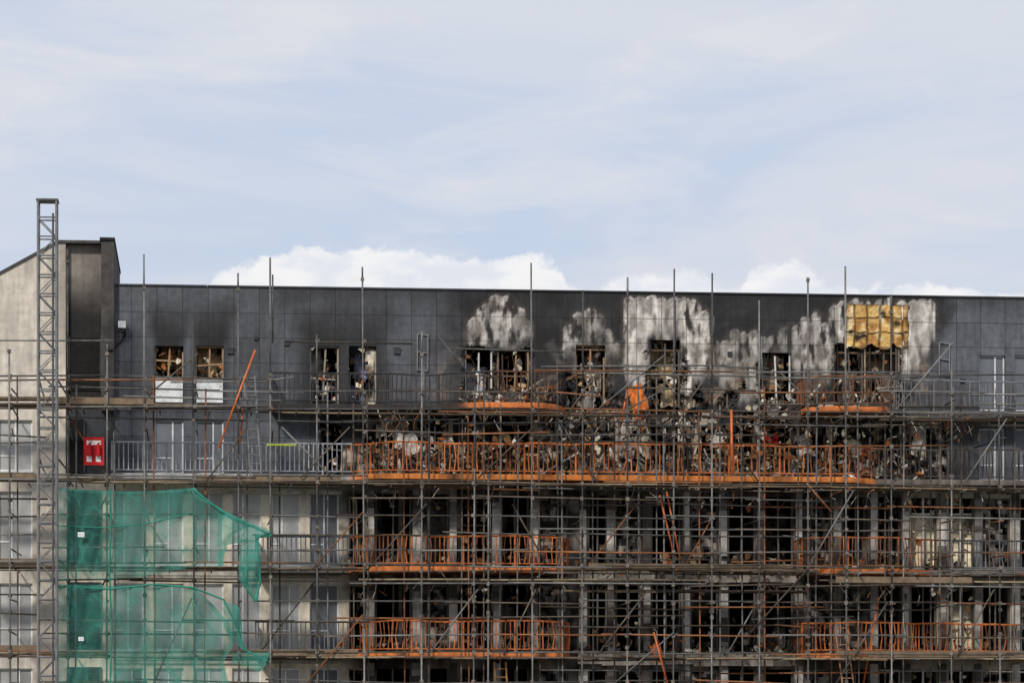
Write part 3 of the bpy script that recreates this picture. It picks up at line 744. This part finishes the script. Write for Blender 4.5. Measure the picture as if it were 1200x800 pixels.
# ---------------------------------------------------------------- netting
nm=MB(); yn=-4.0
def net(left,topf,botf,rightf,rows=50,cols_=70,dens=.5,seed=0,yo=0):
    vs=[];fs=[];cs=[]
    for j in range(rows+1):
        t=j/rows; rr=rightf(t)+2.5*N(0,t*12,1,seed)
        for i in range(cols_+1):
            s=i/cols_; px=left+(rr-left)*s; tp=topf(s); py=tp+(botf(s)+3*N(s*9,0,1,seed+2)-tp)*t
            sag=.5*N(px,py,.02,seed)+.22*math.sin(px*.16+py*.05+3*N(px,py,.01,seed))+.06*math.sin(px*.55+py*.1)
            y=yn+yo-.1+sag*.45
            x,z=P(px,py,y); vs.append((x,y,z))
            f=abs(N(px*.9,py*.4,.07,seed+4)); d=dens+.32*max(0,.10-f)/.10+.12*N(px,py,.02,seed)+ .3*(s>.965)+.25*(t<.03)
            d=max(.14,min(.93,d)); cs.append((d,d,d,1))
    for j in range(rows):
        for i in range(cols_):
            k=j*(cols_+1)+i; fs.append((k,k+1,k+cols_+2,k+cols_+1))
    nm.add(vs,fs,cs)
def interp(pts):
    def f(t):
        for (a,u),(b,v) in zip(pts[:-1],pts[1:]):
            if t<=b: return u+(v-u)*((t-a)/(b-a) if b>a else 0)
        return pts[-1][1]
    return f
net(68,lambda s:571+3*math.sin(s*3.1)*1.5,lambda s:678-16*ss(.3,1,s),interp([(0,228),(.12,236),(.28,262),(.42,285),(.5,292),(.6,272),(.8,264),(1,262)]),dens=.34,seed=1)
net(255,lambda s:596+26*s,lambda s:640-8*s,lambda t:318-22*t,rows=14,cols_=20,dens=.55,seed=8,yo=-.08)
net(280,lambda s:632,lambda s:680+24*s,lambda t:303+2*math.sin(t*5),rows=26,cols_=12,dens=.6,seed=9,yo=-.06)
net(68,lambda s:684+3*s,lambda s:900,interp([(0,226),(.1,250),(.2,268),(.3,276),(.42,262),(.55,270),(1,240)]),dens=.36,seed=14)
net(262,lambda s:704+6*s,lambda s:735+30*s,lambda t:280+8*t,rows=20,cols_=12,dens=.55,seed=19,yo=-.08)
net(272,lambda s:764,lambda s:776+10*s,lambda t:316-8*t,rows=8,cols_=16,dens=.5,seed=23,yo=-.06)
nm.build('safety_netting',M_net,None,True)
rp=MB()
def rope(pts,r=.03):
    q=None
    for px,py in pts:
        x,z=P(px,py,yn-.12); w=(x,yn-.12,z)
        if q: rp.tube(q,w,r,C(40,128,108),5)
        q=w
rope([(228,574),(245,588),(270,606),(300,618),(318,627),(300,629)],.04)
rope([(301,628),(303,650),(305,680),(300,704),(290,690),(285,668)],.035)
rope([(68,686),(130,690),(180,684),(226,688),(262,702),(276,730),(285,760),(316,775)],.03)
rope([(68,616),(120,618),(170,614),(228,600)],.02)
rope([(129,572),(130,620),(128,668),(131,740),(129,800)],.03)
rp.build('net_rope',M_metal,None)

# ---------------------------------------------------------------- fire point board + extinguishers
fp=MB(); yv=-2.75
x0,z1=P(98,512,yv); x1,z0=P(122,545,yv); RED=C(200,28,34)
fp.box(x0,x1,yv-.05,yv,z0,z1,RED)
for (u,v,w,h) in [(.15,.72,.7,.16),(.15,.12,.25,.2),(.6,.12,.25,.2)]:
    a=x0+(x1-x0)*u; c=z0+(z1-z0)*v; fp.box(a,a+(x1-x0)*w,yv-.058,yv-.051,c,c+(z1-z0)*h,C(232,228,224))
for k in(.3,.72):
    xx=x0+(x1-x0)*k; fp.tube((xx,yv-.16,z0+.28),(xx,yv-.16,z0+.6),.075,mul(RED,.8),12); fp.tube((xx,yv-.16,z0+.6),(xx,yv-.16,z0+.68),.07,mul(RED,.8),12,.02); fp.tube((xx,yv-.16,z0+.68),(xx+.08,yv-.16,z0+.7),.015,C(20,20,20),6)
fp.build('fire_extinguisher_board',M_metal)
for px,py,w,h,c in [(95,626,.2,.15,C(225,228,228)),(95,748,.16,.12,C(225,228,228)),(330,521,.9,.05,C(190,200,60))]:
    sg=MB(); x,z=P(px,py,-4.3); sg.box(x-w/2,x+w/2,-4.32,-4.3,z-h/2,z+h/2,c); sg.box(x-w/2+.02,x+w/2-.02,-4.325,-4.3205,z-.01,z+.01,mul(c,.5))
    sg.build('site_notice_sign' if h>.1 else 'yellow_plank',M_metal)
tp=MB(); cx,cz=P(905,519,-1.9)
for i in range(16): tp.shard((cx+U(-.2,.2),-1.7+U(-.2,.1),cz+U(-.25,.25)),(U(.1,.25),.03,U(.1,.35)),(U(-.5,.5),U(-1,1),U(-.5,.5)),mul(C(190,34,34),U(.3,1.1)))
tp.build('red_tarpaulin_scrap',M_debris)
def ladder(p0,p1,w,y0,y1,col):
    lb=MB(); a=Vector((P(*p0,y0)[0],y0,P(*p0,y0)[1])); b=Vector((P(*p1,y1)[0],y1,P(*p1,y1)[1])); o=Vector((w/2,0,0))
    lb.tube(a-o,b-o,.03,col,6); lb.tube(a+o,b+o,.03,col,6); L_=(b-a).length; k=.2
    while k<L_: q=a.lerp(b,k/L_); lb.tube(q-o,q+o,.018,col,6); k+=.27
    lb.build('access_ladder',M_metal)
ladder((1003,870),(985,735),.36,-3.2,-2.9,C(150,110,80)); ladder((300,560),(292,440),.34,-3.3,-3.0,C(120,120,120)); ladder((592,870),(586,775),.36,-3.3,-3.0,C(150,110,60))

# ---------------------------------------------------------------- ground
def sheetobj(name,x0,x1,y0,y1,z,c,scale,var):
    m=MB(); m.quad((x0,y0,z),(x1,y0,z),(x1,y1,z),(x0,y1,z),c); m.build(name,material(name+'_mat',.95,0,var,scale,.3,6))
sheetobj('ground',-3000,3000,-3000,3000,-.12,(.13,.13,.10,1),.05,.3)
sheetobj('pavement',-60,80,-12,0,0,(.28,.27,.25,1),.8,.2)
sheetobj('road',-400,400,-24,-12.2,-.112,(.05,.05,.052,1),.6,.25)
kb=MB(); kb.box(-60,80,-12.15,-12.003,-.12,.004,C(150,148,142)); kb.build('kerb',M_conc)
ln=MB(); x=-200
while x<200: ln.box(x,x+2,-18.1,-18,-.108,-.104,(.8,.8,.8,1)); x+=5
ln.build('road_marking',M_metal)

# ---------------------------------------------------------------- world
w=bpy.data.worlds.new("World"); bpy.context.scene.world=w; w.use_nodes=True
nt=w.node_tree; n=nt.nodes; l=nt.links; n.clear()
SUN_EL=math.radians(33); sd=Vector((-.42,-.9,0)).normalized()
out=n.new('ShaderNodeOutputWorld'); bg=n.new('ShaderNodeBackground'); bg.inputs['Strength'].default_value=0.1
sky=n.new('ShaderNodeTexSky'); sky.sky_type='NISHITA'; sky.sun_disc=False; sky.sun_elevation=SUN_EL; sky.sun_rotation=math.atan2(sd.x,sd.y)
sky.air_density=1.2; sky.dust_density=0.6; sky.ozone_density=2.0
tc=n.new('ShaderNodeTexCoord'); sx=n.new('ShaderNodeSeparateXYZ'); l.new(tc.outputs['Generated'],sx.inputs[0])
def math_(op,a,b=None,clamp=False):
    m=n.new('ShaderNodeMath'); m.operation=op; m.use_clamp=clamp
    for i,v in enumerate((a,b)):
        if v is None: continue
        if isinstance(v,(int,float)): m.inputs[i].default_value=v
        else: l.new(v,m.inputs[i])
    return m.outputs[0]
az=math_('ARCTAN2',sx.outputs[0],sx.outputs[1])
hor=math_('SQRT',math_('ADD',math_('MULTIPLY',sx.outputs[0],sx.outputs[0]),math_('MULTIPLY',sx.outputs[1],sx.outputs[1])))
el=math_('ARCTAN2',sx.outputs[2],hor)
def noise_(sa,se,seed,detail=6,rough=.55,dist=0):
    cb=n.new('ShaderNodeCombineXYZ'); l.new(math_('MULTIPLY',az,sa),cb.inputs[0]); l.new(math_('MULTIPLY',el,se),cb.inputs[1]); cb.inputs[2].default_value=seed
    t=n.new('ShaderNodeTexNoise'); t.inputs['Scale'].default_value=1; t.inputs['Detail'].default_value=detail; t.inputs['Roughness'].default_value=rough; t.inputs['Distortion'].default_value=dist
    l.new(cb.outputs[0],t.inputs['Vector']); return t.outputs['Fac']
def mr_(v,a,b,c,d,smooth=True):
    m=n.new('ShaderNodeMapRange'); m.interpolation_type='SMOOTHSTEP' if smooth else 'LINEAR'
    l.new(v,m.inputs[0])
    for i,k in enumerate((a,b,c,d)): m.inputs[i+1].default_value=k
    return m.outputs[0]
def mixc(f,a,b):
    m=n.new('ShaderNodeMix'); m.data_type='RGBA'
    if isinstance(f,(int,float)): m.inputs[0].default_value=f
    else: l.new(f,m.inputs[0])
    for i,v in ((6,a),(7,b)):
        if isinstance(v,tuple): m.inputs[i].default_value=v
        else: l.new(v,m.inputs[i])
    return m.outputs[2]
def K(r,g,b): 
    c=C(r,g,b); return (c[0]*10,c[1]*10,c[2]*10,1)
blue=mixc(.88,sky.outputs[0],K(194,209,232))
veil=mr_(noise_(5,18,2.3,8,.6,.5),.34,.64,.15,1)
c1=mixc(veil,blue,K(214,219,230))
v2=mr_(noise_(11,30,12.1,7,.58,.5),.48,.70,0,.65)
c1=mixc(v2,c1,K(227,227,232))
azn=n.new('ShaderNodeMapRange'); l.new(az,azn.inputs[0]); azn.inputs[1].default_value=YAW-.17; azn.inputs[2].default_value=YAW+.17; azn.inputs[3].default_value=0; azn.inputs[4].default_value=1
fc=n.new('ShaderNodeFloatCurve'); l.new(azn.outputs[0],fc.inputs['Value'])
prof=[(0,345),(170,345),(235,335),(290,305),(360,292),(450,293),(540,300),(600,298),(650,305),(690,340),(720,328),(770,316),(820,322),(850,338),(880,315),(920,308),(965,325),(1010,336),(1100,342),(1200,350)]
cv=fc.mapping.curves[0]
pts=[((math.atan((px-600)/FP)+.17)/.34,(400-py)/120) for px,py in prof]
cv.points[0].location=(0,pts[0][1]); cv.points[1].location=(1,pts[-1][1])
for a,b in pts[1:-1]: cv.points.new(a,b)
fc.mapping.update()
hgt=math_('MULTIPLY_ADD',fc.outputs[0],120/FP); hgt.node.inputs[2].default_value=450/FP
tn=math_('TANGENT',el)
bil=math_('MULTIPLY',math_('SUBTRACT',noise_(90,110,4.4,8,.62,.2),.5),.017)
dd=math_('SUBTRACT',math_('ADD',hgt,bil),tn)
cum=mr_(dd,-.0006,.0026,0,.95)
shade=mr_(noise_(45,90,9.4,6,.55),.38,.62,0,1)
cc=mixc(shade,K(226,230,239),K(247,246,246))
final=mixc(cum,c1,cc)
l.new(final,bg.inputs[0]); l.new(bg.outputs[0],out.inputs[0])
sl=bpy.data.lights.new('sun','SUN'); sl.energy=2.5; sl.angle=math.radians(6); sl.color=(1,.94,.86)
so=bpy.data.objects.new('sun',sl); bpy.context.scene.collection.objects.link(so)
dirv=Vector((sd.x*math.cos(SUN_EL),sd.y*math.cos(SUN_EL),math.sin(SUN_EL)))
so.rotation_euler=dirv.to_track_quat('Z','Y').to_euler(); so.location=(0,0,60)
cam=bpy.data.cameras.new('camera'); co=bpy.data.objects.new('camera',cam); bpy.context.scene.collection.objects.link(co)
cam.sensor_width=36; cam.lens=36*FP/1200; cam.shift_y=450/1200; cam.clip_end=8000; cam.clip_start=1
co.location=(CX,CY,ZC); co.rotation_euler=(math.radians(90),0,-YAW)
sc=bpy.context.scene; sc.camera=co
sc.view_settings.view_transform='Standard'; sc.view_settings.look='None'; sc.view_settings.exposure=0
